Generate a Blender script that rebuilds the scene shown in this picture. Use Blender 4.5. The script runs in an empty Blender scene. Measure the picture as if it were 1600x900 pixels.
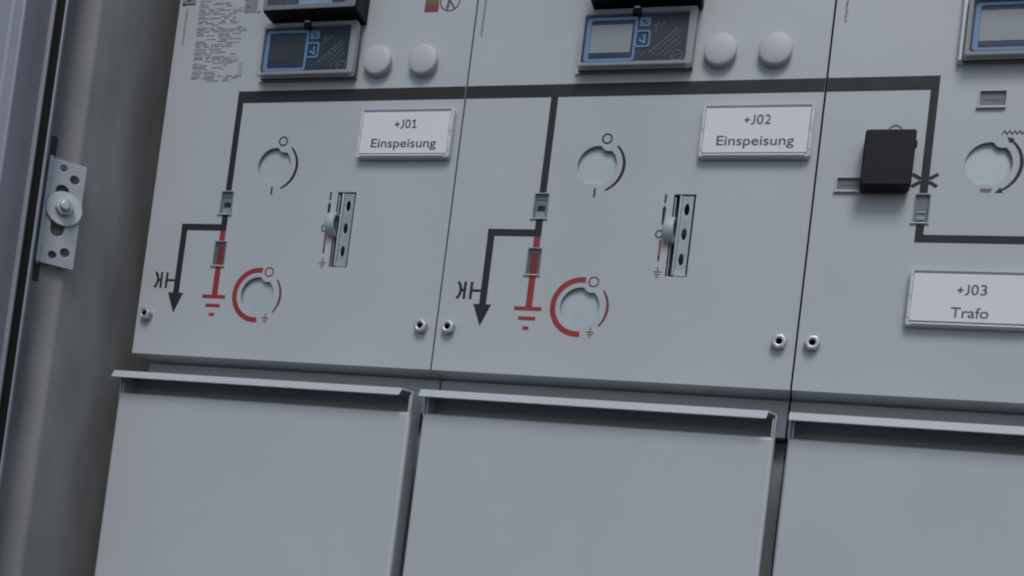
import bpy, bmesh, math, random
from mathutils import Matrix, Vector
random.seed(7)
sc = bpy.context.scene
R = math.radians

# ---------------------------------------------------------------- camera
cd = bpy.data.cameras.new("camera")
cam = bpy.data.objects.new("camera", cd)
sc.collection.objects.link(cam)
rot = Matrix(((0.9564264, -0.1102752, 0.2703478),
              (0.2644814, -0.0650244, -0.9621961),
              (0.1236855, 0.9917718, -0.0330254)))
cam.matrix_world = Matrix.Translation((0.643998, -0.842624, 0.488358)) @ rot.to_4x4()
cd.sensor_fit = 'HORIZONTAL'
cd.sensor_width = 36.0
cd.lens = 36.0
cd.shift_x = 0.0020
cd.shift_y = 0.29136          # the photograph is the upper part of a larger frame
cd.clip_start = 0.01
cd.clip_end = 500
sc.camera = cam

# ---------------------------------------------------------------- light
SUN_EL, SUN_AZ = R(50), R(12)      # high, in front of the panel, veiled
w = bpy.data.worlds.new("World")
sc.world = w
w.use_nodes = True
wt = w.node_tree
bg = wt.nodes["Background"]
sky = wt.nodes.new("ShaderNodeTexSky")
sky.sky_type = 'NISHITA'
sky.sun_disc = False
sky.sun_elevation = SUN_EL
sky.sun_rotation = math.pi - SUN_AZ
sky.air_density = 1.0
sky.dust_density = 1.5
wt.links.new(sky.outputs[0], bg.inputs[0])
bg.inputs[1].default_value = 0.095

sl = bpy.data.lights.new("sun", 'SUN')
sl.energy = 1.3
sl.angle = R(24)
sl.color = (1.0, 0.975, 0.945)
sun = bpy.data.objects.new("sun", sl)
sc.collection.objects.link(sun)
d = Vector((-math.sin(SUN_AZ) * math.cos(SUN_EL), math.cos(SUN_AZ) * math.cos(SUN_EL), -math.sin(SUN_EL)))
sun.rotation_euler = d.to_track_quat('-Z', 'Y').to_euler()

sc.view_settings.view_transform = 'Standard'
sc.view_settings.look = 'None'
sc.view_settings.exposure = -0.09
sc.view_settings.gamma = 1.0
sc.cycles.filter_width = 2.0

# ---------------------------------------------------------------- materials
def mat(name, col, rough=0.5, metal=0.0, var=0.0, vscale=30.0, bump=0.0, bscale=900.0, spec=0.5, coat=0.0):
    m = bpy.data.materials.new(name)
    m.use_nodes = True
    nt = m.node_tree
    b = nt.nodes["Principled BSDF"]
    b.inputs["Base Color"].default_value = (*col, 1)
    b.inputs["Roughness"].default_value = rough
    b.inputs["Metallic"].default_value = metal
    b.inputs["Specular IOR Level"].default_value = spec
    b.inputs["Coat Weight"].default_value = coat
    tc = nt.nodes.new("ShaderNodeTexCoord")
    if var:
        n = nt.nodes.new("ShaderNodeTexNoise")
        n.inputs["Scale"].default_value = vscale
        n.inputs["Detail"].default_value = 5
        n.inputs["Roughness"].default_value = 0.6
        nt.links.new(tc.outputs["Object"], n.inputs["Vector"])
        mr = nt.nodes.new("ShaderNodeMapRange")
        mr.inputs[1].default_value = 0.3; mr.inputs[2].default_value = 0.7
        mr.inputs[3].default_value = 1 - var; mr.inputs[4].default_value = 1 + var
        nt.links.new(n.outputs["Fac"], mr.inputs[0])
        mx = nt.nodes.new("ShaderNodeMix")
        mx.data_type = 'RGBA'; mx.blend_type = 'MULTIPLY'
        mx.inputs[0].default_value = 1
        mx.inputs[6].default_value = (*col, 1)
        nt.links.new(mr.outputs[0], mx.inputs[7])
        nt.links.new(mx.outputs[2], b.inputs["Base Color"])
        mr2 = nt.nodes.new("ShaderNodeMapRange")
        mr2.inputs[1].default_value = 0.3; mr2.inputs[2].default_value = 0.7
        mr2.inputs[3].default_value = max(0.02, rough - 0.07); mr2.inputs[4].default_value = rough + 0.07
        nt.links.new(n.outputs["Fac"], mr2.inputs[0])
        nt.links.new(mr2.outputs[0], b.inputs["Roughness"])
    if bump:
        n2 = nt.nodes.new("ShaderNodeTexNoise")
        n2.inputs["Scale"].default_value = bscale
        n2.inputs["Detail"].default_value = 3
        nt.links.new(tc.outputs["Object"], n2.inputs["Vector"])
        bp = nt.nodes.new("ShaderNodeBump")
        bp.inputs["Strength"].default_value = bump
        bp.inputs["Distance"].default_value = 0.0006
        nt.links.new(n2.outputs["Fac"], bp.inputs["Height"])
        nt.links.new(bp.outputs[0], b.inputs["Normal"])
    return m

def concrete_mat(name, col):
    m = mat(name, col, 0.85, var=0.0)
    nt = m.node_tree
    b = nt.nodes["Principled BSDF"]
    tc = nt.nodes["Texture Coordinate"]
    mp = nt.nodes.new("ShaderNodeMapping")
    mp.inputs["Scale"].default_value = (1, 1, 0.35)
    nt.links.new(tc.outputs["Object"], mp.inputs[0])
    n = nt.nodes.new("ShaderNodeTexNoise"); n.inputs["Scale"].default_value = 26; n.inputs["Detail"].default_value = 7
    nt.links.new(mp.outputs[0], n.inputs["Vector"])
    n3 = nt.nodes.new("ShaderNodeTexNoise"); n3.inputs["Scale"].default_value = 320; n3.inputs["Detail"].default_value = 4
    nt.links.new(tc.outputs["Object"], n3.inputs["Vector"])
    cr = nt.nodes.new("ShaderNodeValToRGB")
    cr.color_ramp.elements[0].position = 0.3; cr.color_ramp.elements[0].color = (*[c * 0.80 for c in col], 1)
    cr.color_ramp.elements[1].position = 0.72; cr.color_ramp.elements[1].color = (*[c * 1.20 for c in col], 1)
    nt.links.new(n.outputs["Fac"], cr.inputs[0])
    # small air pockets
    vo = nt.nodes.new("ShaderNodeTexVoronoi"); vo.inputs["Scale"].default_value = 52
    nt.links.new(tc.outputs["Object"], vo.inputs["Vector"])
    rs = nt.nodes.new("ShaderNodeMapRange")
    rs.inputs[1].default_value = 0.04; rs.inputs[2].default_value = 0.11
    rs.inputs[3].default_value = 0.0; rs.inputs[4].default_value = 1.0
    nt.links.new(vo.outputs["Distance"], rs.inputs[0])
    mx = nt.nodes.new("ShaderNodeMix"); mx.data_type = 'RGBA'; mx.blend_type = 'MULTIPLY'
    mx.inputs[0].default_value = 0.12
    nt.links.new(cr.outputs[0], mx.inputs[6]); nt.links.new(n3.outputs["Fac"], mx.inputs[7])
    nt.links.new(mx.outputs[2], b.inputs["Base Color"])
    ad = nt.nodes.new("ShaderNodeMath"); ad.operation = 'MULTIPLY_ADD'
    ad.inputs[1].default_value = 0.35
    nt.links.new(n3.outputs["Fac"], ad.inputs[0]); nt.links.new(rs.outputs[0], ad.inputs[2])
    bp = nt.nodes.new("ShaderNodeBump"); bp.inputs["Strength"].default_value = 0.25; bp.inputs["Distance"].default_value = 0.0010
    nt.links.new(ad.outputs[0], bp.inputs["Height"]); nt.links.new(bp.outputs[0], b.inputs["Normal"])
    return m

def clear_mat(name, tint, rough, fac):
    m = bpy.data.materials.new(name); m.use_nodes = True
    nt = m.node_tree
    b = nt.nodes["Principled BSDF"]
    b.inputs["Base Color"].default_value = (*tint, 1)
    b.inputs["Roughness"].default_value = rough
    tr = nt.nodes.new("ShaderNodeBsdfTransparent")
    tr.inputs[0].default_value = (0.93, 0.95, 0.96, 1)
    mx = nt.nodes.new("ShaderNodeMixShader")
    mx.inputs[0].default_value = fac
    nt.links.new(tr.outputs[0], mx.inputs[1]); nt.links.new(b.outputs[0], mx.inputs[2])
    nt.links.new(mx.outputs[0], nt.nodes["Material Output"].inputs[0])
    return m

M = {}
M['paint'] = mat("grey_paint", (0.460, 0.497, 0.522), 0.42, var=0.055, vscale=5, bump=0.10, bscale=1300)
M['paint_in'] = mat("grey_paint_inner", (0.47, 0.50, 0.515), 0.5, var=0.05, vscale=14)
M['pocket_dark'] = mat("pocket_shade", (0.05, 0.052, 0.055), 0.7)  # painted shade of the pocket behind the bracket
M['slot_in'] = mat("slot_interior", (0.10, 0.12, 0.13), 0.6)
M['black_print'] = mat("black_print", (0.018, 0.019, 0.023), 0.6, var=0.1, vscale=60, spec=0.35)
M['red_print'] = mat("red_print", (0.30, 0.024, 0.026), 0.5, var=0.1, vscale=60)
M['faded_print'] = mat("faded_print", (0.23, 0.235, 0.26), 0.6)
M['brown_print'] = mat("brown_print", (0.17, 0.045, 0.055), 0.6)
M['zinc'] = mat("zinc_plate", (0.45, 0.515, 0.545), 0.5, metal=0.15, var=0.06, vscale=70)
M['steel'] = mat("zinc_steel", (0.50, 0.53, 0.53), 0.45, metal=0.6, var=0.12, vscale=120)
M['galv'] = mat("galvanised_steel", (0.40, 0.42, 0.44), 0.45, metal=0.55, var=0.10, vscale=60)
M['strip_zinc'] = mat("strip_zinc", (0.33, 0.385, 0.40), 0.45, metal=0.3, var=0.12, vscale=150)
M['washer'] = mat("washer_zinc", (0.56, 0.60, 0.61), 0.5, metal=0.25, var=0.08, vscale=120)
M['label_frame'] = clear_mat("plate_holder_plastic", (0.76, 0.79, 0.84), 0.15, 0.7)
M['card'] = mat("white_card", (0.75, 0.765, 0.785), 0.6, var=0.01, vscale=20)
M['flag_grey'] = mat("flag_grey", (0.27, 0.30, 0.31), 0.5)
M['flag_red'] = mat("flag_red", (0.22, 0.19, 0.195), 0.5)
M['pane_rim'] = clear_mat("pane_rim", (0.50, 0.53, 0.55), 0.15, 0.35)
M['ink'] = mat("printed_ink", (0.085, 0.085, 0.11), 0.6)
M['ink_dark'] = mat("printed_ink_dark", (0.045, 0.046, 0.06), 0.6)
M['cap'] = mat("white_cap", (0.51, 0.52, 0.545), 0.5)
M['white_pl'] = mat("white_plastic", (0.70, 0.72, 0.75), 0.35)
M['black_pl'] = mat("black_plastic", (0.006, 0.008, 0.012), 0.5, var=0.1, vscale=120, bump=0.1, bscale=900, spec=0.2)
M['housing'] = mat("grey_housing", (0.20, 0.205, 0.22), 0.3)
M['rim'] = clear_mat("clear_rim", (0.64, 0.66, 0.69), 0.10, 0.42)
M['pane'] = clear_mat("clear_pane", (0.10, 0.11, 0.12), 0.08, 0.07)
M['blue_dark'] = mat("dark_blue_film", (0.014, 0.048, 0.125), 0.4)
M['blue_light'] = mat("light_blue_print", (0.24, 0.39, 0.63), 0.4)
M['slate'] = mat("slate_film", (0.022, 0.032, 0.042), 0.4, var=0.15, vscale=90)
M['film_text'] = mat("film_text", (0.17, 0.21, 0.25), 0.5)
M['lcd_grey'] = mat("grey_display", (0.47, 0.48, 0.49), 0.35, var=0.03, vscale=60)
M['lcd_reflecting'] = mat("display_dark_reflection", (0.050, 0.047, 0.050), 0.3, var=0.06, vscale=60)  # display colour darkened to stand in for a dark reflection
M['screen_sky'] = mat("sky_reflection_window", (0.24, 0.33, 0.46), 0.3, var=0.2, vscale=50)  # sky reflection in the relay glass, painted as pale blue
M['screen_green'] = mat("dark_green_window", (0.055, 0.07, 0.075), 0.3, var=0.3, vscale=50)
M['orange'] = mat("ochre_sticker", (0.16, 0.10, 0.06), 0.5)
M['crimson'] = mat("crimson_sticker", (0.22, 0.035, 0.05), 0.5)
M['concrete'] = concrete_mat("concrete", (0.340, 0.336, 0.328))
M['alu'] = mat("door_aluminium", (0.30, 0.315, 0.36), 0.45, metal=0.2, var=0.05, vscale=12)
M['alu_side'] = M['alu']
M['rubber'] = mat("black_rubber", (0.006, 0.006, 0.007), 0.7, spec=0.15)
M['ground'] = concrete_mat("bounce_ground", (0.07, 0.07, 0.068))  # out of view, kept dark to limit bounce light from below
M['paper'] = mat("grey_sticker", (0.50, 0.515, 0.54), 0.5)

# ---------------------------------------------------------------- helpers
def link(o, parent=None):
    sc.collection.objects.link(o)
    if parent is not None:
        o.parent = parent
    return o

def smooth_by_angle(me, ang=35):
    bm = bmesh.new(); bm.from_mesh(me)
    for f in bm.faces: f.smooth = True
    for e in bm.edges:
        if len(e.link_faces) != 2 or e.calc_face_angle(0) > R(ang): e.smooth = False
    bm.to_mesh(me); bm.free()

class MB:
    """collects shapes and links them as one mesh object"""
    def __init__(s): s.v = []; s.f = []; s.m = []
    def add(s, vs, fs, mi=0):
        o = len(s.v); s.v += [tuple(v) for v in vs]
        s.f += [[i + o for i in f] for f in fs]; s.m += [mi] * len(fs)
    def box(s, x0, x1, y0, y1, z0, z1, mi=0):
        s.add([(x0, y0, z0), (x1, y0, z0), (x1, y1, z0), (x0, y1, z0), (x0, y0, z1), (x1, y0, z1), (x1, y1, z1), (x0, y1, z1)],
              [(0, 3, 2, 1), (4, 5, 6, 7), (0, 1, 5, 4), (1, 2, 6, 5), (2, 3, 7, 6), (3, 0, 4, 7)], mi)
    def prism_xz(s, pts, y0, y1, mi=0):
        """polygon in the x-z plane between depths y0 (front) and y1"""
        a = sum(p[0] * q[1] - q[0] * p[1] for p, q in zip(pts, pts[1:] + pts[:1]))
        if a < 0: pts = pts[::-1]
        n = len(pts)
        s.add([(x, y0, z) for x, z in pts] + [(x, y1, z) for x, z in pts],
              [list(range(n)), list(range(2 * n - 1, n - 1, -1))] + [(i, i + n, (i + 1) % n + n, (i + 1) % n) for i in range(n)], mi)
    def prism_xy(s, pts, z0, z1, mi=0):
        a = sum(p[0] * q[1] - q[0] * p[1] for p, q in zip(pts, pts[1:] + pts[:1]))
        if a < 0: pts = pts[::-1]
        n = len(pts)
        s.add([(x, y, z0) for x, y in pts] + [(x, y, z1) for x, y in pts],
              [list(range(n - 1, -1, -1)), list(range(n, 2 * n))] + [(i, (i + 1) % n, (i + 1) % n + n, i + n) for i in range(n)], mi)
    def arc(s, cx, cz, r, wd, a0, a1, y0, y1, mi=0, n=40, taper=False):
        """ring segment in the x-z plane, degrees"""
        full = abs(a1 - a0) >= 359.9
        vs = []; fs = []
        cnt = n if full else n + 1
        for i in range(cnt):
            t = i / n
            a = R(a0 + (a1 - a0) * t)
            h = wd / 2 * (1 if not taper else (0.55 + 0.45 * math.sin(math.pi * t)))
            for rr in (r - h, r + h):
                for y in (y0, y1):
                    vs.append((cx + rr * math.cos(a), y, cz + rr * math.sin(a)))
        for i in range(n):
            j = (i + 1) % cnt
            A, B = 4 * i, 4 * j
            fs += [(A, B, B + 2, A + 2), (A + 1, A + 3, B + 3, B + 1), (A + 2, B + 2, B + 3, A + 3), (A, A + 1, B + 1, B)]
        if not full:
            e = 4 * (cnt - 1)
            fs += [(0, 2, 3, 1), (e, e + 1, e + 3, e + 2)]
        s.add(vs, fs, mi)
    def lathe(s, prof, c, axis='y', n=40, mi=0):
        """prof: (radius, along) pairs; axis y runs out of the panel (negative = front) or x"""
        vs = []; fs = []
        for r, h in prof:
            for i in range(n):
                a = 2 * math.pi * i / n
                if axis == 'y': vs.append((c[0] + r * math.cos(a), c[1] + h, c[2] + r * math.sin(a)))
                else: vs.append((c[0] + h, c[1] + r * math.cos(a), c[2] + r * math.sin(a)))
        for k in range(len(prof) - 1):
            for i in range(n):
                j = (i + 1) % n
                fs.append((k * n + i, k * n + j, (k + 1) * n + j, (k + 1) * n + i))
        fs.append(list(range(n))); fs.append(list(range(len(prof) * n - 1, (len(prof) - 1) * n - 1, -1)))
        s.add(vs, fs, mi)
    def tube(s, path, r, n=8, mi=0):
        vs = []; fs = []
        P = [Vector(p) for p in path]
        for k, p in enumerate(P):
            t = (P[min(k + 1, len(P) - 1)] - P[max(k - 1, 0)]).normalized()
            u = t.cross(Vector((0.31, 0.9, 0.17))).normalized(); v = t.cross(u)
            for i in range(n):
                a = 2 * math.pi * i / n
                vs.append(p + r * (math.cos(a) * u + math.sin(a) * v))
        for k in range(len(P) - 1):
            for i in range(n):
                j = (i + 1) % n
                fs.append((k * n + i, k * n + j, (k + 1) * n + j, (k + 1) * n + i))
        fs.append(list(range(n - 1, -1, -1))); fs.append(list(range((len(P) - 1) * n, len(P) * n)))
        s.add(vs, fs, mi)
    def line(s, x0, z0, x1, z1, wd, y0, y1, mi=0):
        d = Vector((x1 - x0, z1 - z0)).normalized(); p = Vector((-d.y, d.x)) * wd / 2
        s.prism_xz([(x0 + p.x, z0 + p.y), (x0 - p.x, z0 - p.y), (x1 - p.x, z1 - p.y), (x1 + p.x, z1 + p.y)], y0, y1, mi)
    def build(s, name, mats, parent=None, bevel=0, seg=2, smooth=True, fix=True):
        me = bpy.data.meshes.new(name)
        me.from_pydata(s.v, [], s.f)
        if not isinstance(mats, (list, tuple)): mats = [mats]
        for m in mats: me.materials.append(m)
        me.polygons.foreach_set('material_index', s.m)
        if fix:
            bm = bmesh.new(); bm.from_mesh(me)
            bmesh.ops.recalc_face_normals(bm, faces=bm.faces[:])
            bm.to_mesh(me); bm.free()
        if smooth: smooth_by_angle(me)
        o = link(bpy.data.objects.new(name, me), parent)
        if bevel:
            b = o.modifiers.new("bevel", 'BEVEL'); b.width = bevel; b.segments = seg
            b.limit_method = 'ANGLE'; b.angle_limit = R(40); b.harden_normals = False
        return o

def curve_mesh(cu, xf):
    o = bpy.data.objects.new("tmp", cu); sc.collection.objects.link(o)
    dg = bpy.context.evaluated_depsgraph_get()
    me = bpy.data.meshes.new_from_object(o.evaluated_get(dg))
    bpy.data.objects.remove(o); bpy.data.curves.remove(cu)
    me.transform(xf)
    return me

TO_XZ = Matrix.Rotation(math.pi / 2, 4, 'X')     # curve plane -> x-z plane, its front towards -y

def plate_mesh(outer, holes, y0, y1, bev=0.0):
    """sheet between y0 and y1 with the outline and holes given in x-z"""
    cu = bpy.data.curves.new("sheet", 'CURVE'); cu.dimensions = '2D'; cu.fill_mode = 'BOTH'
    for pts in [outer] + holes:
        sp = cu.splines.new('POLY'); sp.points.add(len(pts) - 1)
        for p, q in zip(sp.points, pts): p.co = (q[0], q[1], 0, 1)
        sp.use_cyclic_u = True
    cu.extrude = (y1 - y0) / 2 - bev
    cu.bevel_depth = bev; cu.bevel_resolution = 1
    cu.offset = -bev
    return curve_mesh(cu, Matrix.Translation((0, (y0 + y1) / 2, 0)) @ TO_XZ)

def rrect(x0, x1, z0, z1, r, n=5):
    pts = []
    for cx, cz, a0 in ((x1 - r, z1 - r, 0), (x0 + r, z1 - r, 90), (x0 + r, z0 + r, 180), (x1 - r, z0 + r, 270)):
        for i in range(n + 1):
            a = R(a0 + 90 * i / n); pts.append((cx + r * math.cos(a), cz + r * math.sin(a)))
    return pts

def mesh_obj(name, me, m, parent, smooth=True):
    me.name = name; me.materials.clear(); me.materials.append(m)
    if smooth: smooth_by_angle(me, 30)
    return link(bpy.data.objects.new(name, me), parent)

def text_mesh(s, xc, zb, width, cap, y):
    """lettering centred on xc, baseline zb, fitted to a width and a cap height"""
    def mk(t):
        cu = bpy.data.curves.new("lettering", 'FONT'); cu.body = t; cu.align_x = 'CENTER'
        cu.size = 1; cu.extrude = 0.0; cu.resolution_u = 4; cu.offset = 0.008
        return cu
    ref = curve_mesh(mk("E"), Matrix.Identity(4))
    h = max(v.co.y for v in ref.vertices); bpy.data.meshes.remove(ref)
    me = curve_mesh(mk(s), Matrix.Identity(4))
    xs = [v.co.x for v in me.vertices]; x0, x1 = min(xs), max(xs)
    sx = width / (x1 - x0); sz = cap / h
    for v in me.vertices:
        v.co = ((v.co.x - (x0 + x1) / 2) * sx + xc, y, v.co.y * sz + zb)
    bm = bmesh.new(); bm.from_mesh(me)
    for f in bm.faces:
        f.normal_update()
        if f.normal.y > 0: f.normal_flip()
    bm.to_mesh(me); bm.free()
    return me

def code_mesh(digit, xc, zb, y):
    """the bay code +J0n: plus, J on the baseline, nought and a digit (the 1 with a foot)"""
    x = xc - 0.0114; y1 = y + 0.0001
    m = MB(); wd = 0.0013
    m.line(x + 0.0009, zb + 0.0036, x + 0.0055, zb + 0.0036, wd, y, y1); m.line(x + 0.0032, zb + 0.0013, x + 0.0032, zb + 0.0059, wd, y - 0.00002, y1)
    js = x + 0.0090
    m.box(js - wd / 2, js + wd / 2, y, y1, zb + 0.0021, zb + 0.0080); m.arc(js - 0.0019, zb + 0.0021, 0.0019, wd, 0, -105, y, y1, n=14)
    ms = [text_mesh("0", x + 0.0136, zb, 0.0054, 0.0080, y)]
    if digit == "1":
        c = x + 0.0199
        m.box(c - wd / 2, c + wd / 2, y, y1, zb + 0.0011, zb + 0.0080); m.box(c - 0.0023, c + 0.0023, y, y1, zb, zb + 0.0011)
        m.line(c - 0.0022, zb + 0.0062, c - 0.0002, zb + 0.0075, wd, y - 0.00002, y1)
    else:
        ms.append(text_mesh(digit, x + 0.0199, zb, 0.0048, 0.0080, y))
    me = bpy.data.meshes.new("code"); me.from_pydata(m.v, [], m.f)
    return join_mesh(ms + [me])

def join_mesh(meshes):
    bm = bmesh.new()
    for me in meshes:
        bm.from_mesh(me); bpy.data.meshes.remove(me)
    out = bpy.data.meshes.new("lettering"); bm.to_mesh(out); bm.free()
    return out

def thing(name, label, cat, loc=(0, 0, 0), group=None):
    o = bpy.data.objects.new(name, None); o.empty_display_size = 0.05
    sc.collection.objects.link(o); o.location = loc
    o['label'] = label; o['category'] = cat
    if group: o['group'] = group
    return o

def tag(o, label, cat, group=None):
    o['label'] = label; o['category'] = cat
    if group: o['group'] = group
    return o

# ---------------------------------------------------------------- setting: unseen ground under the station, added for bounce light
g = MB(); g.box(-60, 60, -60, 60, -0.2, 0.0)
go = g.build("ground", M['ground']); go['kind'] = 'structure'

# ---------------------------------------------------------------- concrete side wall and door
BX, BY = -0.030, -0.070                 # where the wall face turns into its splayed edge
DX, DY = -0.70, -0.714                   # direction of the splay, towards the viewer
NX, NY = 0.714, -0.70                    # its normal
def splay(s, off):                      # a point on the splayed face
    return (BX + DX * s + NX * off, BY + DY * s + NY * off)
wall = MB()
E0 = splay(0.0285, 0)
wall.prism_xy([(BX, BY), E0, (E0[0] - 0.01, E0[1] + 0.002), (-0.22, -0.085), (-0.22, 0.6), (BX, 0.6)], 0.0, 1.5)
wo = wall.build("concrete_wall", M['concrete'], None, bevel=0.0025, seg=2)
tag(wo, "bare grey concrete side wall with splayed front edge left of the panels", "wall")
door = thing("station_door", "bluish grey metal door frame edge at the far left of the photo", "door", (-0.05, -0.12, 0))
def loc(pts): return [(x + 0.05, y + 0.12) for x, y in pts]
p = MB()
p.prism_xy(loc([(-0.40, -0.136), (-0.0645, -0.136), (-0.0625, -0.1345), (-0.0595, -0.1345), (-0.0575, -0.1385), (-0.0490, -0.1385), (-0.0478, -0.1372),
                (-0.0468, -0.110), (-0.0468, -0.100), (-0.40, -0.100)]), 0.02, 1.5)
p.build("door_leaf", M['alu'], door, bevel=0.0006)
p = MB(); p.prism_xy(loc([(-0.0466, -0.1115), (-0.0425, -0.1115), (-0.0418, -0.1105), (-0.0418, -0.099), (-0.0466, -0.099)]), 0.02, 1.5)
p.build("edge_lip", M['alu'], door, bevel=0.0005)
p = MB(); p.prism_xy(loc([(-0.0417, -0.1098), (-0.0395, -0.1116), (-0.0350, -0.1116), (-0.0323, -0.1098), (-0.0323, -0.1060), (-0.0417, -0.0990)]), 0.02, 1.5)
p.build("rubber_seal", M['rubber'], door)
p = MB(); p.prism_xy(loc([(-0.0321, -0.1105), (-0.0306, -0.1105), (-0.0301, -0.1099), (-0.0308, -0.1072), (-0.0321, -0.1072)]), 0.02, 1.5)
p.build("frame_edge", M['alu'], door, bevel=0.0004)

# bracket bolted over the splay: built in its own x-z plane, then turned
br = thing("mounting_bracket", "galvanised angle plate with large bolt and washer on the concrete edge", "bracket", (*splay(0.0, 0.006), 0.80))
ang = math.atan2(DY, DX) + math.pi           # local x runs along the splay, away from the viewer
br.rotation_euler = (0, 0, ang)
def circ(cx, cz, r, n=28): return [(cx + r * math.cos(2 * math.pi * i / n), cz + r * math.sin(2 * math.pi * i / n)) for i in range(n)]
def slot(cx, z0, z1, r, n=10):
    return [(cx + r * math.cos(R(180 * i / n)), z1 + r * math.sin(R(180 * i / n))) for i in range(n + 1)] + \
           [(cx + r * math.cos(R(180 + 180 * i / n)), z0 + r * math.sin(R(180 + 180 * i / n))) for i in range(n + 1)]
zb = 0.80
me = plate_mesh([(-0.0212, 0.7550 - zb), (0.0070, 0.7550 - zb), (0.0070, 0.8508 - zb), (-0.0212, 0.8508 - zb)],
                [circ(-0.0119, 0.8437 - zb, 0.0030), circ(-0.0018, 0.8359 - zb, 0.0040), slot(-0.0105, 0.787 - zb, 0.823 - zb, 0.0055),
                 circ(-0.0116, 0.7642 - zb, 0.0034), circ(-0.0016, 0.7688 - zb, 0.0040)], -0.0015, 0.0015, 0.0003)
mesh_obj("bracket_plate", me, M['galv'], br)
b = MB(); b.box(-0.0252, -0.0212, -0.0042, 0.008, 0.7545 - zb, 0.8515 - zb)
b.build("bent_flange", M['washer'], br, bevel=0.0012, seg=3)
b = MB(); b.lathe([(0.0045, -0.0016), (0.0148, -0.0016), (0.0154, -0.0024), (0.0154, -0.0044), (0.0148, -0.0050), (0.0045, -0.0050)], (-0.0074, 0, 0.8068 - zb), n=48)
b.build("washer", M['washer'], br)
b = MB()
hexp = [(-0.0074 + 0.0078 * math.cos(R(60 * i + 12)), 0.8068 - zb + 0.0078 * math.sin(R(60 * i + 12))) for i in range(6)]
b.prism_xz(hexp, -0.0108, -0.0049)
b.lathe([(0.0045, -0.0109), (0.0045, -0.0150), (0.0038, -0.0162), (0.0005, -0.0163)], (-0.0074, 0, 0.8068 - zb), n=24)
b.build("bolt", M['steel'], br, bevel=0.0007)
# dark strip, its colour standing in for shade in a pocket behind the bracket
pk = MB()
for z0, z1 in ((0.739, 0.872),):
    a0, a1 = splay(0.0195, 0.0006), splay(0.0245, 0.0006)
    b0, b1 = splay(0.0195, -0.004), splay(0.0245, -0.004)
    pk.prism_xy([a0, a1, b1, b0], z0, z1)
pk.build("pocket_shade_strip", M['pocket_dark'], wo)

# ---------------------------------------------------------------- switchgear panels
PW = 0.310
YP = -0.0002                     # prints lie 0.2 mm proud of the sheet
ZB, ZT = 0.700, 1.26

def knob_hole(cx, cz, r=0.0172, teeth=((0.0090, 0.0203, 0.0076), (0.0003, -0.0218, 0.0062))):
    pts = []
    for i in range(140):
        a = 2 * math.pi * i / 140
        dx, dz = math.cos(a), math.sin(a)
        rr = r
        for tx, tz, tr in teeth:
            bq = dx * tx + dz * tz; c = tx * tx + tz * tz - tr * tr
            disc = bq * bq - c
            if disc > 0 and bq > 0: rr = min(rr, bq - math.sqrt(disc))
        pts.append((cx + rr * dx, cz + rr * dz))
    return pts

def earth_sign(m, cx, zt, s, mi):
    """small earth symbol, top of stem at zt"""
    m.box(cx - 0.0004, cx + 0.0004, YP, 0, zt - 0.0035 * s, zt, mi)
    for k, wd in enumerate((0.0058, 0.0038, 0.0016)):
        z = zt - 0.0038 * s - 0.0018 * s * k
        m.box(cx - wd * s / 2, cx + wd * s / 2, YP, 0, z - 0.00045, z + 0.00045, mi)

def screw(parent, x, z, turn):
    m = MB(); me = plate_mesh([(x + 0.0064 * math.cos(R(60 * i + turn)), z + 0.0064 * math.sin(R(60 * i + turn))) for i in range(6)],
                              [circ(x, z, 0.0023, 20)], -0.0064, 0.0, 0.0013)
    o = mesh_obj("screw", me, M['steel'], parent)
    m.lathe([(0.0036, -0.0046), (0.0001, -0.0046)], (x, 0, z), n=16)
    m.build("screw_socket", M['slot_in'], o)
    return o

def indicator_window(parent, x0, x1, z0, z1, content, ledge=True):
    """recessed position window: bezel, flag behind it and a clear pane"""
    me = plate_mesh(rrect(x0 - 0.0010, x1 + 0.0010, z0 - 0.0010, z1 + 0.0006, 0.0008, 3), [rrect(x0, x1, z0, z1, 0.0006, 3)], -0.0006, 0.0002, 0.0001)
    o = mesh_obj("indicator_window", me, M['pane_rim'], parent)
    f = MB()
    xc = (x0 + x1) / 2
    mats = [M['flag_grey'], M['black_print'], M['red_print'], M['housing'], M['zinc'], M['flag_red']]
    f.box(x0 - 0.0005, x1 + 0.0005, 0.0022, 0.0030, z0 - 0.0005, z1 + 0.0005, 5 if content == 'earth' else 0)
    if content == 'closed':
        f.box(xc - 0.0034, xc + 0.0034, 0.0016, 0.0026, z0 + 0.0070, z0 + 0.0112, 1)
        f.box(x0, x1, 0.0017, 0.0026, z1 - 0.0048, z1, 3)
        f.box(xc - 0.0042, xc + 0.0042, 0.0012, 0.0026, z0, z0 + 0.0052, 4)
    elif content == 'earth':
        f.box(xc - 0.0036, xc + 0.0030, 0.0018, 0.0026, z0, z1 - 0.003, 2)
        f.box(x0, x1, 0.0017, 0.0026, z1 - 0.0030, z1, 3)
    elif content == 'spring':
        f.box(xc - 0.0035, xc + 0.0035, 0.0014, 0.0026, z0 + 0.0078, z0 + 0.0094, 4)
        f.box(xc - 0.0032, xc + 0.0032, 0.0012, 0.0026, z0 + 0.0022, z0 + 0.0050, 4)
    f.build("position_flag", mats, o)
    p = MB(); p.box(x0, x1, -0.0003, 0.0001, z0, z1); p.build("window_pane", M['pane'], o)
    if ledge:
        l = MB(); l.box(x0 - 0.0022, x1 + 0.0014, -0.0016, 0.0002, z0 - 0.0018, z0 - 0.0011)
        l.build("window_ledge", M['paint_in'], o, bevel=0.0002)
    return o

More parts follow.
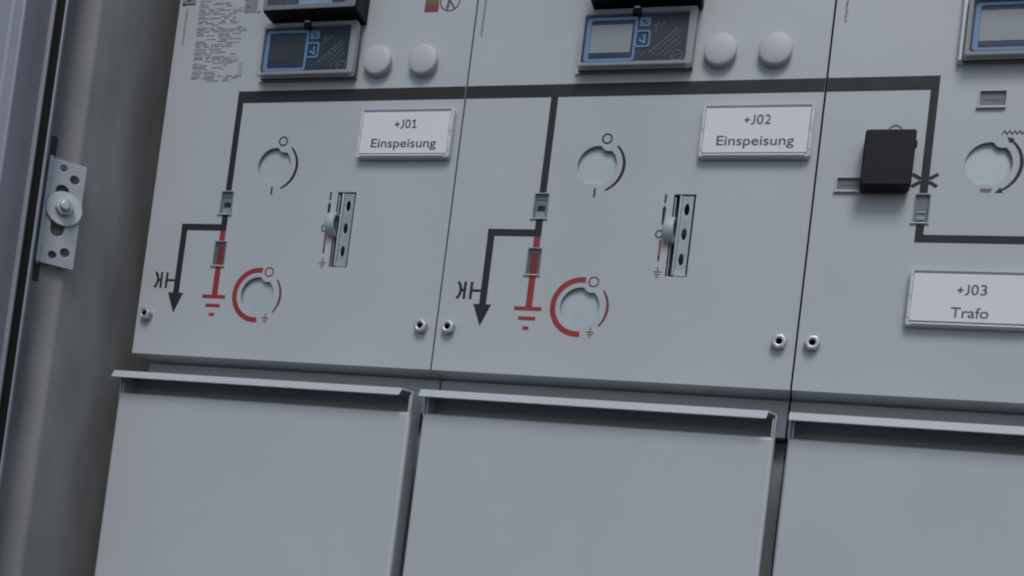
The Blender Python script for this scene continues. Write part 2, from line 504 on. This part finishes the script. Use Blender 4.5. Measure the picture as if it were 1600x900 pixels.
def name_plate(parent, x0, x1, z0, z1, l1, l2, dark, w1, w2, b1, b2, shift=0.0):
    """card in a clear clip-on holder"""
    D = -0.0065; z0 += 0.0008; z1 += 0.0008; b1 += 0.0008; b2 += 0.0008
    me = plate_mesh(rrect(x0, x1, z0, z1, 0.0022), [rrect(x0 + 0.0028, x1 - 0.0034, z0 + 0.0026, z1 - 0.0010, 0.0008, 3)], D, 0.0, 0.0006)
    o = mesh_obj("name_plate", me, M['label_frame'], parent)
    c = MB(); c.box(x0 + 0.0030, x1 - 0.0036, D + 0.0006, -0.0010, z0 + 0.0042, z1 - 0.0026)
    c.build("name_card", M['card'], o)
    # clip tongue at the lower edge and the two side clips
    t = MB(); t.box(x0 + 0.0042, x1 - 0.0046, D - 0.0009, D + 0.002, z0 + 0.0008, z0 + 0.0024)
    t.build("holder_ledge", M['white_pl'], o, bevel=0.0004)
    for xs in (x0 + 0.0016, x1 - 0.0018):
        k = MB(); k.box(xs - 0.0007, xs + 0.0007, D - 0.0006, D + 0.001, z0 + 0.006, z0 + 0.019)
        k.box(xs - 0.0007, xs + 0.0007, D - 0.0006, D + 0.001, z0 + 0.0235, z1 - 0.006)
        k.build("holder_clip", M['white_pl'], o, bevel=0.0003)
    xc = (x0 + x1) / 2 + shift
    y = D + 0.0006 - 0.00015
    me = join_mesh([code_mesh(l1[-1], xc, b1, y), text_mesh(l2, xc, b2, w2, 0.0080, y)])
    mesh_obj("lettering", me, M['ink_dark' if dark else 'ink'], o, smooth=False)
    return o

def lower_indicator(parent, x0, lcd):
    """voltage indicator with display, keys and a clear hinged cover"""
    D = -0.013; x1 = x0 + 0.0985; z0, z1 = 0.9660, 1.0155
    hb = MB(); hb.box(x0 + 0.0036, x1 - 0.0064, -0.0090, -0.0010, z0 + 0.0036, z1 - 0.0044)
    hb.box(x0 + 0.0002, x1 - 0.0002, -0.0032, 0.0, z0 + 0.0002, z1 - 0.0002)
    o = hb.build("voltage_indicator", M['housing'], parent, bevel=0.0008)
    me = plate_mesh(rrect(x0, x1, z0, z1, 0.0022), [rrect(x0 + 0.0034, x1 - 0.0062, z0 + 0.0034, z1 - 0.0042, 0.0012, 4)], D, -0.0054, 0.0006)
    mesh_obj("clear_cover", me, M['rim'], o)
    # black sealing groove between cover and base
    gr = MB(); gr.box(x0 + 0.0004, x1 - 0.0004, -0.0053, -0.0033, z0 + 0.0004, z1 - 0.0004); gr.build("cover_gasket", M['rubber'], o)
    yb = -0.0098
    f = MB(); f.prism_xz([(x0 + 0.0030, z0 + 0.0030), (x0 + 0.0500, z0 + 0.0030), (x0 + 0.0640, z1 - 0.0040), (x0 + 0.0030, z1 - 0.0040)], yb, -0.009)
    f.build("blue_film", M['blue_dark'], o)
    f = MB(); f.prism_xz([(x0 + 0.0500, z0 + 0.0030), (x1 - 0.0060, z0 + 0.0030), (x1 - 0.0060, z1 - 0.0040), (x0 + 0.0640, z1 - 0.0040)], yb, -0.009)
    fo = f.build("text_film", M['slate'], o)
    bx0, bx1, bz0, bz1 = x0 + 0.0052, x0 + 0.0490, z0 + 0.0048, z0 + 0.0432
    me = plate_mesh(rrect(bx0, bx1, bz0, bz1, 0.0028), [rrect(bx0 + 0.0040, bx1 - 0.0022, bz0 + 0.0024, bz1 - 0.0026, 0.0012, 4)], yb - 0.0010, yb, 0.0002)
    mesh_obj("display_bezel", me, M['blue_light'], o)
    s = MB(); s.box(x0 + 0.0094, x0 + 0.0447, yb - 0.0003, yb, z0 + 0.0128, z0 + 0.0372); s.build("display", lcd, o)
    t = MB()
    for k in range(7):
        xx = x0 + 0.0105 + k * 0.0048
        t.box(xx, xx + 0.0034, yb - 0.0003, yb, z0 + 0.0092, z0 + 0.0106)
    t.build("display_legend", M['slate'], o)
    # keys
    kx, kz = x0 + 0.0506, z0 + 0.0345
    me = plate_mesh(rrect(kx, kx + 0.0092, kz, kz + 0.0078, 0.0016, 4), [rrect(kx + 0.0022, kx + 0.0066, kz + 0.0018, kz + 0.0058, 0.0008, 3)], yb - 0.0007, yb, 0.0001)
    ko = mesh_obj("key", me, M['blue_light'], o)
    km = MB(); km.line(kx + 0.0026, kz + 0.0022, kx + 0.0064, kz + 0.0054, 0.0012, yb - 0.0006, yb); km.build("key_mark", M['blue_light'], ko)
    kx, kz = x0 + 0.0484, z0 + 0.0165
    me = plate_mesh(rrect(kx, kx + 0.0125, kz, kz + 0.0148, 0.0022, 4), [rrect(kx + 0.0008, kx + 0.0110, kz + 0.0015, kz + 0.0133, 0.0014, 4)], yb - 0.0008, yb, 0.0001)
    ko = mesh_obj("key", me, M['blue_light'], o)
    km = MB(); km.line(kx + 0.0030, kz + 0.0068, kx + 0.0082, kz + 0.0036, 0.0016, yb - 0.0006, yb)
    km.line(kx + 0.0080, kz + 0.0030, kx + 0.0072, kz + 0.0110, 0.0016, yb - 0.0007, yb); km.build("key_mark", M['blue_light'], ko)
    # slanted rows of small print
    t = MB(); rnd = random.Random(3)
    a = R(43); ca, sa = math.cos(a), math.sin(a)
    for k, (ox, oz, ln) in enumerate([(0.0640, 0.0345, 0.004), (0.0640, 0.0300, 0.011), (0.0610, 0.0120, 0.030), (0.0640, 0.0105, 0.030), (0.0690, 0.0095, 0.024), (0.0740, 0.0090, 0.018), (0.0545, 0.0095, 0.004)]):
        u = 0.0
        while u < ln:
            seg = rnd.uniform(0.0012, 0.0042); wd = (0.0013 if k in (2, 1) else 0.0008)
            if k == 0: wd = 0.0022
            X0, Z0 = x0 + ox + ca * u, z0 + oz + sa * u
            e = min(seg, ln - u)
            t.line(X0, Z0, X0 + ca * e, Z0 + sa * e, wd, yb - 0.0002, yb)
            u += seg + rnd.uniform(0.0006, 0.0012)
    t.arc(x0 + 0.0850, z0 + 0.0090, 0.0044, 0.0007, 0, 360, yb - 0.0002, yb, 0)
    t.line(x0 + 0.0830, z0 + 0.0090, x0 + 0.0865, z0 + 0.0100, 0.0007, yb - 0.0002, yb)
    t.build("small_print", M['film_text'], fo)
    # catch at the top edge, hinge tab bottom left painted white for the cover's highlight
    c = MB(); c.box(x0 + 0.0440, x0 + 0.0515, D - 0.0014, D + 0.006, z1 - 0.0060, z1 - 0.0012); c.build("cover_catch", M['black_pl'], o, bevel=0.0006)
    c = MB(); c.box(x0 + 0.0450, x0 + 0.0500, D - 0.0018, D + 0.004, z1 - 0.0010, z1 + 0.0006); c.build("catch_tab", M['white_pl'], o, bevel=0.0004)
    c = MB(); c.prism_xz([(x0 - 0.0030, z0 - 0.0004), (x0 + 0.0012, z0 - 0.0004), (x0 - 0.0006, z0 + 0.0060), (x0 - 0.0022, z0 + 0.0060)], -0.0022, 0.0)
    c.build("hinge_highlight", M['white_pl'], o)
    p = MB(); p.box(x0 + 0.0036, x1 - 0.0064, D + 0.0006, D + 0.0012, z0 + 0.0036, z1 - 0.0044); p.build("cover_pane", M['pane'], o)
    return o

def upper_indicator(parent, x0, z0):
    """deeper black instrument above it; only its lower edge is in the picture"""
    x1 = x0 + 0.094; D = -0.0262
    b = MB(); b.box(x0, x1, D, 0.0, z0, z0 + 0.075)
    o = b.build("relay_housing", M['black_pl'], parent, bevel=0.0012)
    me = plate_mesh(rrect(x0 + 0.0005, x1 - 0.0005, z0 + 0.0012, z0 + 0.0740, 0.002), [rrect(x0 + 0.0042, x1 - 0.0110, z0 + 0.0055, z0 + 0.068, 0.001, 3)], D - 0.0012, D, 0.0003)
    mesh_obj("relay_bezel", me, M['housing'], o)
    for a0, a1, m in ((0.0046, 0.0360, 'screen_green'), (0.0364, 0.0700, 'screen_sky'), (0.0704, 0.0825, 'slate')):
        s = MB(); s.box(x0 + a0, x0 + a1, D - 0.0005, D, z0 + 0.0058, z0 + 0.0675); s.build("relay_window", M[m], o)
    return o

def test_cap(parent, x, z):
    m = MB(); r = 0.0136
    prof = [(r * 0.96, 0.0), (r * 0.96, -0.0036), (r, -0.0040), (r, -0.0066)]
    for i in range(1, 9):
        a = R(90 * i / 9); prof.append((r * math.cos(a), -0.0066 - 0.0024 * math.sin(a)))
    prof.append((0.0001, -0.0090))
    m.lathe(prof, (x, 0, z), n=44)
    return m.build("test_cap", M['cap'], parent)

def slot_lever(parent, tone):
    """vertical selector slot: drilled strip and round lever boss"""
    z0, z1 = 0.7903, 0.8603
    x0, x1 = 0.1974, 0.2156
    holes = [[(0.2092 + 0.0020 * math.cos(2 * math.pi * i / 20), zc + 0.0050 * math.sin(2 * math.pi * i / 20)) for i in range(20)] for zc in (0.8475, 0.8265, 0.8050)]
    me = plate_mesh([(0.2045, z0 + 0.0012), (0.2142, z0 + 0.0012), (0.2142, z1 - 0.0012), (0.2045, z1 - 0.0012)], holes, 0.0005, 0.0020, 0.0004)
    o = mesh_obj("lever_strip", me, M['strip_zinc'], parent)
    f = MB(); f.box(0.2026, 0.2044, -0.0012, 0.0120, z0 + 0.0006, z1 - 0.0012); f.build("strip_edge", M['zinc'], o, bevel=0.0005)
    f = MB(); f.box(0.1984, 0.1994, 0.0010, 0.0120, z0 + 0.0004, z1 - 0.0018); f.build("guide_rail", M['galv'], o, bevel=0.0003)
    f = MB(); f.prism_xz([(0.2047, z0 + 0.0003), (0.2150, z0 + 0.0003), (0.2128, z0 + 0.0070), (0.2090, z0 + 0.0040), (0.2047, z0 + 0.0070)], -0.0004, 0.0004)
    f.build("strip_foot", M['galv'], o)
    k = MB(); r = 0.0113
    k.lathe([(r * 0.45, 0.0), (r * 0.9, 0.0), (r * 0.97, 0.0004), (r, 0.0010), (r, 0.0080), (r * 0.96, 0.0086), (r * 0.78, 0.0086), (r * 0.76, 0.0080), (r * 0.74, 0.0050), (r * 0.2, 0.0050)], (0.1925, 0.0008, 0.8292), axis='x', n=48)
    k.build("lever_boss", tone, parent)

def rect_window(parent, x0, x1, z0, z1):
    me = plate_mesh(rrect(x0 - 0.0012, x1 + 0.0012, z0 - 0.0012, z1 + 0.0010, 0.001, 3), [rrect(x0, x1, z0, z1, 0.0005, 3)], -0.0009, 0.0004, 0.0002)
    o = mesh_obj("counter_window", me, M['paint_in'], parent)
    f = MB(); f.box(x0 - 0.0004, x1 + 0.0004, 0.0012, 0.0020, z0, z1)
    f.box(x0 + 0.003, x1 - 0.002, 0.0008, 0.0014, z0 + (z1 - z0) * 0.45, z0 + (z1 - z0) * 0.52)
    f.build("counter_drum", M['flag_grey'], o)
    p = MB(); p.box(x0, x1, -0.0004, 0.0002, z0, z1); p.build("window_pane", M['pane'], o)
    l = MB(); l.box(x0 - 0.0020, x1 + 0.0006, -0.0024, 0.0002, z0 - 0.0026, z0 - 0.0012); l.build("window_ledge", M['cap'], o, bevel=0.0003)
    return o

def compartment_door(parent, wd, x0=0.0035):
    """lower cover with a folded grip along its top"""
    x1 = wd - 0.0075
    ZD = 0.6585
    me = MB()
    # front sheet, returned sides
    me.box(x0, x1, -0.0150, 0.0100, 0.11, ZD)
    o = me.build("compartment_door", M['paint'], parent, bevel=0.0030, seg=4)
    # grip: rear web, ends and rolled lip
    gp = MB(); gp.box(x0 + 0.0006, x1 - 0.0006, 0.0090, 0.0104, ZD - 0.003, 0.6760); gp.build("grip_web", M['paint'], o)
    for xa, xb in ((x0 + 0.0002, x0 + 0.0016), (x1 - 0.0016, x1 - 0.0002)):
        e = MB(); e.box(xa, xb, -0.0148, 0.0090, ZD - 0.0035, 0.6755); e.build("grip_cheek", M['paint'], o, bevel=0.0004)
    for xa, xb in ((x0 + 0.0022, x0 + 0.0040), (x1 - 0.0036, x1 - 0.0020)):
        e = MB(); e.box(xa, xb, -0.0138, 0.0090, ZD - 0.0005, 0.6735); e.build("grip_cheek", M['paint'], o, bevel=0.0004)
    lp = MB()
    lp.prism_xy([(x0 - 0.0010, -0.0236), (x1 - 0.0065, -0.0236), (x1 - 0.0002, -0.0120), (x1 - 0.0002, 0.0102), (x0 + 0.0004, 0.0102), (x0 + 0.0004, -0.0120)], 0.6752, 0.6770)
    n0 = len(lp.v)
    lp.prism_xz([(x0 - 0.0010, 0.6702), (x0 + 0.0002, 0.6694), (x1 - 0.0090, 0.6694), (x1 - 0.0078, 0.6700), (x1 - 0.0065, 0.6769), (x0 - 0.0010, 0.6769)], -0.0276, -0.0260)
    lp.v[n0:] = [(x, y + (0.0034 if z > 0.672 else -0.0006), z) for x, y, z in lp.v[n0:]]      # the rolled edge leans back
    lp.build("grip_lip", M['paint'], o, bevel=0.0008, seg=3)
    return o

def common_bay(root, wd, holes, x_extra=None):
    """carcass, front cover with openings, plate behind them"""
    cs = MB()
    cs.box(0.0004, wd - 0.0012, 0.0300, 0.0330, 0.667, 0.6985)
    cs.box(0.0004, wd - 0.0003, 0.0480, 0.0510, 0.10, 0.667)          # frame strip behind the doors
    cs.box(0.0010, wd - 0.0010, 0.0332, 0.50, 0.668, 1.26)
    cs.box(0.0010, wd - 0.0010, 0.0512, 0.50, 0.0, 0.667)
    cs.build("carcass", M['paint'], root, bevel=0.0006)
    o = mesh_obj("front_cover", plate_mesh([(0.0007, ZB), (wd - 0.0007, ZB), (wd - 0.0007, ZT), (0.0007, ZT)], holes, 0.0, 0.0020, 0.0003), M['paint'], root)
    s = MB()
    s.box(0.0008, 0.0030, 0.0018, 0.0296, ZB + 0.0002, ZT - 0.0003)
    s.box(wd - 0.0030, wd - 0.0008, 0.0018, 0.0296, ZB + 0.0002, ZT - 0.0003)
    s.box(0.0032, wd - 0.0032, 0.0018, 0.0296, ZB + 0.0003, ZB + 0.0020)
    s.build("cover_return", M['paint'], o)
    return o

def knob_print(m, cx, cz, kind):
    if kind == 'switch':
        m.arc(cx + 0.0063, cz + 0.0235, 0.0040, 0.0013, 0, 360, YP, 0, 0)
        m.arc(cx, cz, 0.0236, 0.0027, 47, -66, YP, 0, 0, taper=True)
        m.box(cx + 0.0000, cx + 0.0016, YP, 0, cz - 0.0278, cz - 0.0200, 0)
    elif kind == 'earth':
        m.arc(cx + 0.0098, cz + 0.0222, 0.0041, 0.0012, 0, 360, YP, 0, 3)
        m.arc(cx, cz, 0.0236, 0.0047, 83, 277, YP, 0, 1, n=56)
        m.arc(cx, cz, 0.0243, 0.0025, 38, -41, YP, 0, 3, taper=True)
        earth_sign(m, cx + 0.0118, cz - 0.0172, 1.15, 3)
    else:
        m.arc(cx, cz, 0.0236, 0.0027, 52, -62, YP, 0, 0, taper=True)
        for a, tw in ((52, 1), (-64, -1)):
            px, pz = cx + 0.0236 * math.cos(R(a)), cz + 0.0236 * math.sin(R(a))
            tx, tz = -math.sin(R(a)) * tw, math.cos(R(a)) * tw
            nx, nz = math.cos(R(a)), math.sin(R(a))
            m.prism_xz([(px + tx * 0.0042, pz + tz * 0.0042), (px + nx * 0.0024 - tx * 0.001, pz + nz * 0.0024 - tz * 0.001), (px - nx * 0.0024 - tx * 0.001, pz - nz * 0.0024 - tz * 0.001)], YP, 0, 0)
        x = cx + 0.0072
        for k in range(9):
            s = 1 if k % 2 == 0 else -1
            m.line(x, cz + 0.0248 - 0.0016 * s, x + 0.0019, cz + 0.0248 + 0.0016 * s, 0.0008, YP - 0.00002 * (k % 2), 0, 0)
            x += 0.0018
        m.prism_xz([(cx - 0.0046, cz - 0.0196), (cx + 0.0048, cz - 0.0196), (cx + 0.0034, cz - 0.0226), (cx - 0.0030, cz - 0.0226)], YP, 0, 2)
        for k in range(4):
            m.line(cx - 0.0034 + k * 0.0021, cz - 0.0224, cx - 0.0024 + k * 0.0021, cz - 0.0198, 0.0006, YP - 0.0001, 0, 0)

PRINT = [M['black_print'], M['red_print'], M['faded_print'], M['brown_print']]
FEED_LINES = dict(vx0=0.0797, vx1=0.0860)

def feeder_diagram(m, first):
    """one-line diagram of a ring feeder (local coordinates)"""
    a, b = FEED_LINES['vx0'], FEED_LINES['vx1']
    m.box(a if first else 0.0009, PW - 0.0009, YP, 0, 0.9463, 0.9577, 0)          # busbar
    m.box(a, b, YP, 0, 0.8612, 0.9462, 0)
    m.box(a, b, YP, 0, 0.8284, 0.8377, 0)
    m.box(0.0372, b, YP, 0, 0.8221, 0.8283, 0)                                       # branch to the cable end
    m.box(0.0374, 0.0437, YP, 0, 0.7609, 0.8220, 0)
    m.prism_xz([(0.0320, 0.7608), (0.0486, 0.7608), (0.0404, 0.7413)], YP, 0, 0)
    m.box(a + 0.0002, b - 0.0002, YP, 0, 0.8126, 0.8220, 1)                          # earthing branch
    m.box(a + 0.0002, b - 0.0002, YP, 0, 0.7602, 0.7876, 1)
    m.box(0.0698, 0.0944, YP, 0, 0.7567, 0.7601, 1)
    m.box(0.0747, 0.0900, YP, 0, 0.7482, 0.7514, 1)
    m.box(0.0795, 0.0850, YP, 0, 0.7396, 0.7427, 1)
    # capacitive tap: curved plate, two bars, short link to the line
    m.arc(0.0085, 0.7727, 0.0103, 0.0025, 46, -46, YP, 0, 0, n=20)
    m.box(0.0190, 0.0213, YP, 0, 0.7716, 0.7738, 0)
    m.box(0.0213, 0.0237, YP, 0, 0.7650, 0.7804, 0)
    m.box(0.0273, 0.0297, YP, 0, 0.7650, 0.7804, 0)
    m.box(0.0297, 0.0374, YP, 0, 0.7716, 0.7738, 0)
    knob_print(m, 0.1278, 0.8852, 'switch')
    knob_print(m, 0.1278, 0.7615, 'earth')
    # marks beside the selector slot
    x = 0.1904
    m.box(x - 0.0008, x + 0.0008, YP, 0, 0.8528, 0.8603, 0)
    m.prism_xz([(x, 0.8512), (x + 0.0015, 0.8480), (x + 0.0009, 0.8345), (x - 0.0009, 0.8345), (x - 0.0015, 0.8480)], YP, 0, 0)
    m.arc(x - 0.0018, 0.8262, 0.0030, 0.0010, 0, 360, YP, 0, 0)
    m.box(x - 0.0008, x + 0.0008, YP, 0, 0.8075, 0.8215, 1)
    m.prism_xz([(x - 0.0010, 0.8074), (x + 0.0010, 0.8074), (x + 0.0006, 0.8030), (x - 0.0006, 0.8030)], YP, 0, 0)
    earth_sign(m, x + 0.0004, 0.7985, 1.25, 3)

def small_vertical_print(parent, x, z0, z1, seed):
    m = MB(); rn = random.Random(seed); z = z1
    while z > z0:
        l = rn.uniform(0.0008, 0.0034)
        m.box(x - rn.uniform(0.0007, 0.0012), x + rn.uniform(0.0005, 0.0010), YP, 0, max(z0, z - l), z, 0)
        z -= l + rn.uniform(0.0003, 0.0008)
    m.build("vertical_print", M['faded_print'], parent)

def feeder_bay(x, label, first):
    root = thing("switchgear_panel", label, "switchgear panel", (x, 0, 0), "grey switchgear panels bolted side by side")
    holes = [knob_hole(0.1278, 0.8852), knob_hole(0.1278, 0.7613), [(0.1974, 0.7903), (0.2156, 0.7903), (0.2156, 0.8603), (0.1974, 0.8603)],
             rrect(0.0765, 0.0885, 0.8390, 0.8600, 0.0006, 3), rrect(0.0765, 0.0882, 0.7890, 0.8115, 0.0006, 3)]
    cov = common_bay(root, PW, holes)
    m = MB(); feeder_diagram(m, first); m.build("mimic_diagram", PRINT, cov, smooth=False)
    bp = MB()
    bp.box(0.108, 0.148, 0.0036, 0.0050, 0.865, 0.906); bp.build("mechanism_plate", M['zinc'], root)
    bp = MB(); bp.box(0.108, 0.148, 0.0036, 0.0050, 0.741, 0.782); bp.build("mechanism_plate", M['zinc'], root)
    dk = MB(); dk.box(0.190, 0.222, 0.0125, 0.0140, 0.784, 0.866); dk.build("slot_backing", M['slot_in'], root)
    indicator_window(root, 0.0765, 0.0885, 0.8390, 0.8600, 'closed')
    indicator_window(root, 0.0765, 0.0882, 0.7890, 0.8115, 'earth')
    slot_lever(root, M['zinc'])
    screw(root, 0.0123, 0.7382, 8 if first else 22); screw(root, 0.2965, 0.7380, 15)
    dx = 0.0 if first else 0.0
    test_cap(root, 0.2220, 0.9812); test_cap(root, 0.2668, 0.9804)
    lower_indicator(root, 0.1032 if first else 0.1017, M['lcd_reflecting'] if first else M['lcd_grey'])
    upper_indicator(root, 0.1105 if first else 0.1090, 1.0180 if first else 1.0195)
    compartment_door(root, PW)
    return root, cov

r1, c1 = feeder_bay(0.0, "grey switchgear panel with the +J01 Einspeisung plate and a block of small print", True)
name_plate(r1, 0.2132, 0.3038, 0.8892, 0.9340, "+J01", "Einspeisung", True, 0.0218, 0.0630, 0.9162, 0.8986)
r2, c2 = feeder_bay(PW, "middle grey switchgear panel with the +J02 Einspeisung plate", False)
name_plate(r2, 0.2136, 0.3042, 0.8886, 0.9328, "+J02", "Einspeisung", False, 0.0224, 0.0622, 0.9162, 0.8986)
small_vertical_print(c2, 0.0078, 1.0035, 1.06, 5)

# printed rating block, code square and stickers on the first panel
m = MB(); rn = random.Random(11)
z = 1.072
while z > 0.9675:
    t = (1.06 - z) / 0.09
    xa = 0.0232 + 0.002 * t
    hgt = rn.choice((0.0008, 0.0010, 0.0013, 0.0013))
    xx = xa; end = xa + rn.uniform(0.030, 0.058)
    while xx < end:
        l = rn.uniform(0.003, 0.014)
        if rn.random() < 0.8: m.box(xx, min(end, xx + l), YP, 0, z - hgt, z, 0)
        xx += l + rn.uniform(0.0008, 0.005)
    z -= hgt + rn.uniform(0.0006, 0.0016)
for xa, xb, za, zc in ((0.058, 0.074, 0.9870, 0.9925), (0.0745, 0.0800, 0.9720, 0.9865), (0.0255, 0.036, 0.9760, 0.9862), (0.0250, 0.032, 1.0150, 1.0240)):
    m.box(xa, xb, YP * 0.5, 0, za, zc, 1)
m.build("rating_print", [mat("rating_ink", (0.235, 0.245, 0.27), 0.6), mat("pale_print", (0.36, 0.38, 0.40), 0.6)], c1, smooth=False)
m = MB(); m.box(0.0035, 0.0186, YP, 0, 1.0462, 1.060, 0); m.box(0.0040, 0.0072, YP * 1.5, 0, 1.0450, 1.0475, 1)
m.box(0.0095, 0.0125, YP * 1.5, 0, 1.049, 1.060, 1); m.box(0.0072, 0.0186, YP * 1.6, 0, 1.0455, 1.0466, 1)
m.build("corner_print", [M['faded_print'], M['ink_dark']], c1, smooth=False)
m = MB(); m.box(0.0735, 0.0870, YP, 0, 1.0350, 1.060, 0); m.box(0.0880, 0.0910, YP, 0, 1.0340, 1.0370, 0); m.build("code_print", M['faded_print'], c1)
small_vertical_print(c1, 0.0101, 1.0055, 1.0420, 9)
m = MB(); m.box(0.2596, 0.2732, YP, 0, 1.0278, 1.0345, 1); m.box(0.2596, 0.2730, YP, 0, 1.03452, 1.050, 0); m.build("warning_sticker", [M['orange'], M['crimson']], c1)
m = MB(); m.arc(0.2835, 1.0375, 0.0092, 0.0012, 0, 360, YP, 0)
m.line(0.2790, 1.0445, 0.2890, 1.0300, 0.0016, YP * 1.2, 0); m.line(0.2815, 1.0300, 0.2830, 1.0400, 0.0022, YP * 1.4, 0)
m.build("prohibition_mark", M['ink'], c1, smooth=False)

# transformer panel
W3 = 0.430
r3 = thing("switchgear_panel", "grey switchgear panel at the right with the +J03 Trafo plate", "switchgear panel", (2 * PW, 0, 0), "grey switchgear panels bolted side by side")
K3 = (0.1284, 0.8862)
holes = [knob_hole(*K3), rrect(0.0780, 0.0885, 0.8395, 0.8615, 0.0006, 3), rrect(0.1168, 0.1355, 0.9325, 0.9440, 0.0005, 3), rrect(0.0172, 0.0360, 0.8650, 0.8745, 0.0005, 3)]
c3 = common_bay(r3, W3, holes)
m = MB()
m.box(0.0009, 0.0864, YP, 0, 0.9463, 0.9577, 0); m.box(0.0802, 0.0864, YP, 0, 0.8628, 0.9462, 0)
m.box(0.0805, 0.0867, YP, 0, 0.8294, 0.8372, 0); m.box(0.0805, 0.36, YP, 0, 0.8231, 0.8293, 0)
for s in (1, -1):
    m.line(0.0737, 0.8729 + 0.0050 * s, 0.0802, 0.8729 + 0.0012 * s, 0.0028, YP * 1.1, 0, 0)
    m.line(0.0928, 0.8729 + 0.0050 * s, 0.0864, 0.8729 + 0.0012 * s, 0.0028, YP * 1.1, 0, 0)
knob_print(m, K3[0], K3[1], 'spring')
m.build("mimic_diagram", PRINT, c3, smooth=False)
bp = MB(); bp.box(0.1085, 0.1485, 0.0036, 0.0050, 0.866, 0.907); bp.build("mechanism_plate", M['zinc'], r3)
indicator_window(r3, 0.0780, 0.0885, 0.8395, 0.8615, 'spring')
rect_window(r3, 0.1168, 0.1355, 0.9325, 0.9440)
rect_window(r3, 0.0172, 0.0360, 0.8650, 0.8745)
screw(r3, 0.0123, 0.7382, 0); screw(r3, W3 - 0.0135, 0.7380, 10)
lower_indicator(r3, 0.1006, M['lcd_grey'])
k = MB(); k.box(0.0972, 0.1002, -0.0060, 0.0, 0.9664, 1.0500); k.build("cover_guide", M['white_pl'], r3, bevel=0.0006)
upper_indicator(r3, 0.1075, 1.0215)
compartment_door(r3, W3, 0.0025)
name_plate(r3, 0.0800, 0.1706, 0.7542, 0.7985, "+J03", "Trafo", False, 0.0212, 0.0272, 0.7795, 0.7615, shift=0.0005)
small_vertical_print(c3, 0.0092, 1.0035, 1.06, 6)

# black plastic box hung over the diagram of the third panel
bx = thing("key_box", "small black plastic box with hanging eye on the right hand panel", "box", (0.6735, 0, 0.8838))
me = plate_mesh(rrect(-0.0190, 0.0190, -0.0223, 0.0223, 0.0022), [], -0.0175, -0.0030, 0.0010)
mesh_obj("box_lid", me, M['black_pl'], bx)
me = plate_mesh(rrect(-0.0184, 0.0184, -0.0217, 0.0217, 0.0020), [], -0.0032, -0.0010, 0.0004)
mesh_obj("box_base", me, M['rubber'], bx)
m = MB(); m.arc(0.003, 0.0215, 0.0050, 0.0015, 0, 180, -0.0150, -0.0136, n=18); m.build("hanging_eye", M['housing'], bx)
m = MB(); m.box(0.0188, 0.0206, -0.0110, -0.0060, 0.0120, 0.0165); m.build("lid_catch", M['black_pl'], bx, bevel=0.0005)
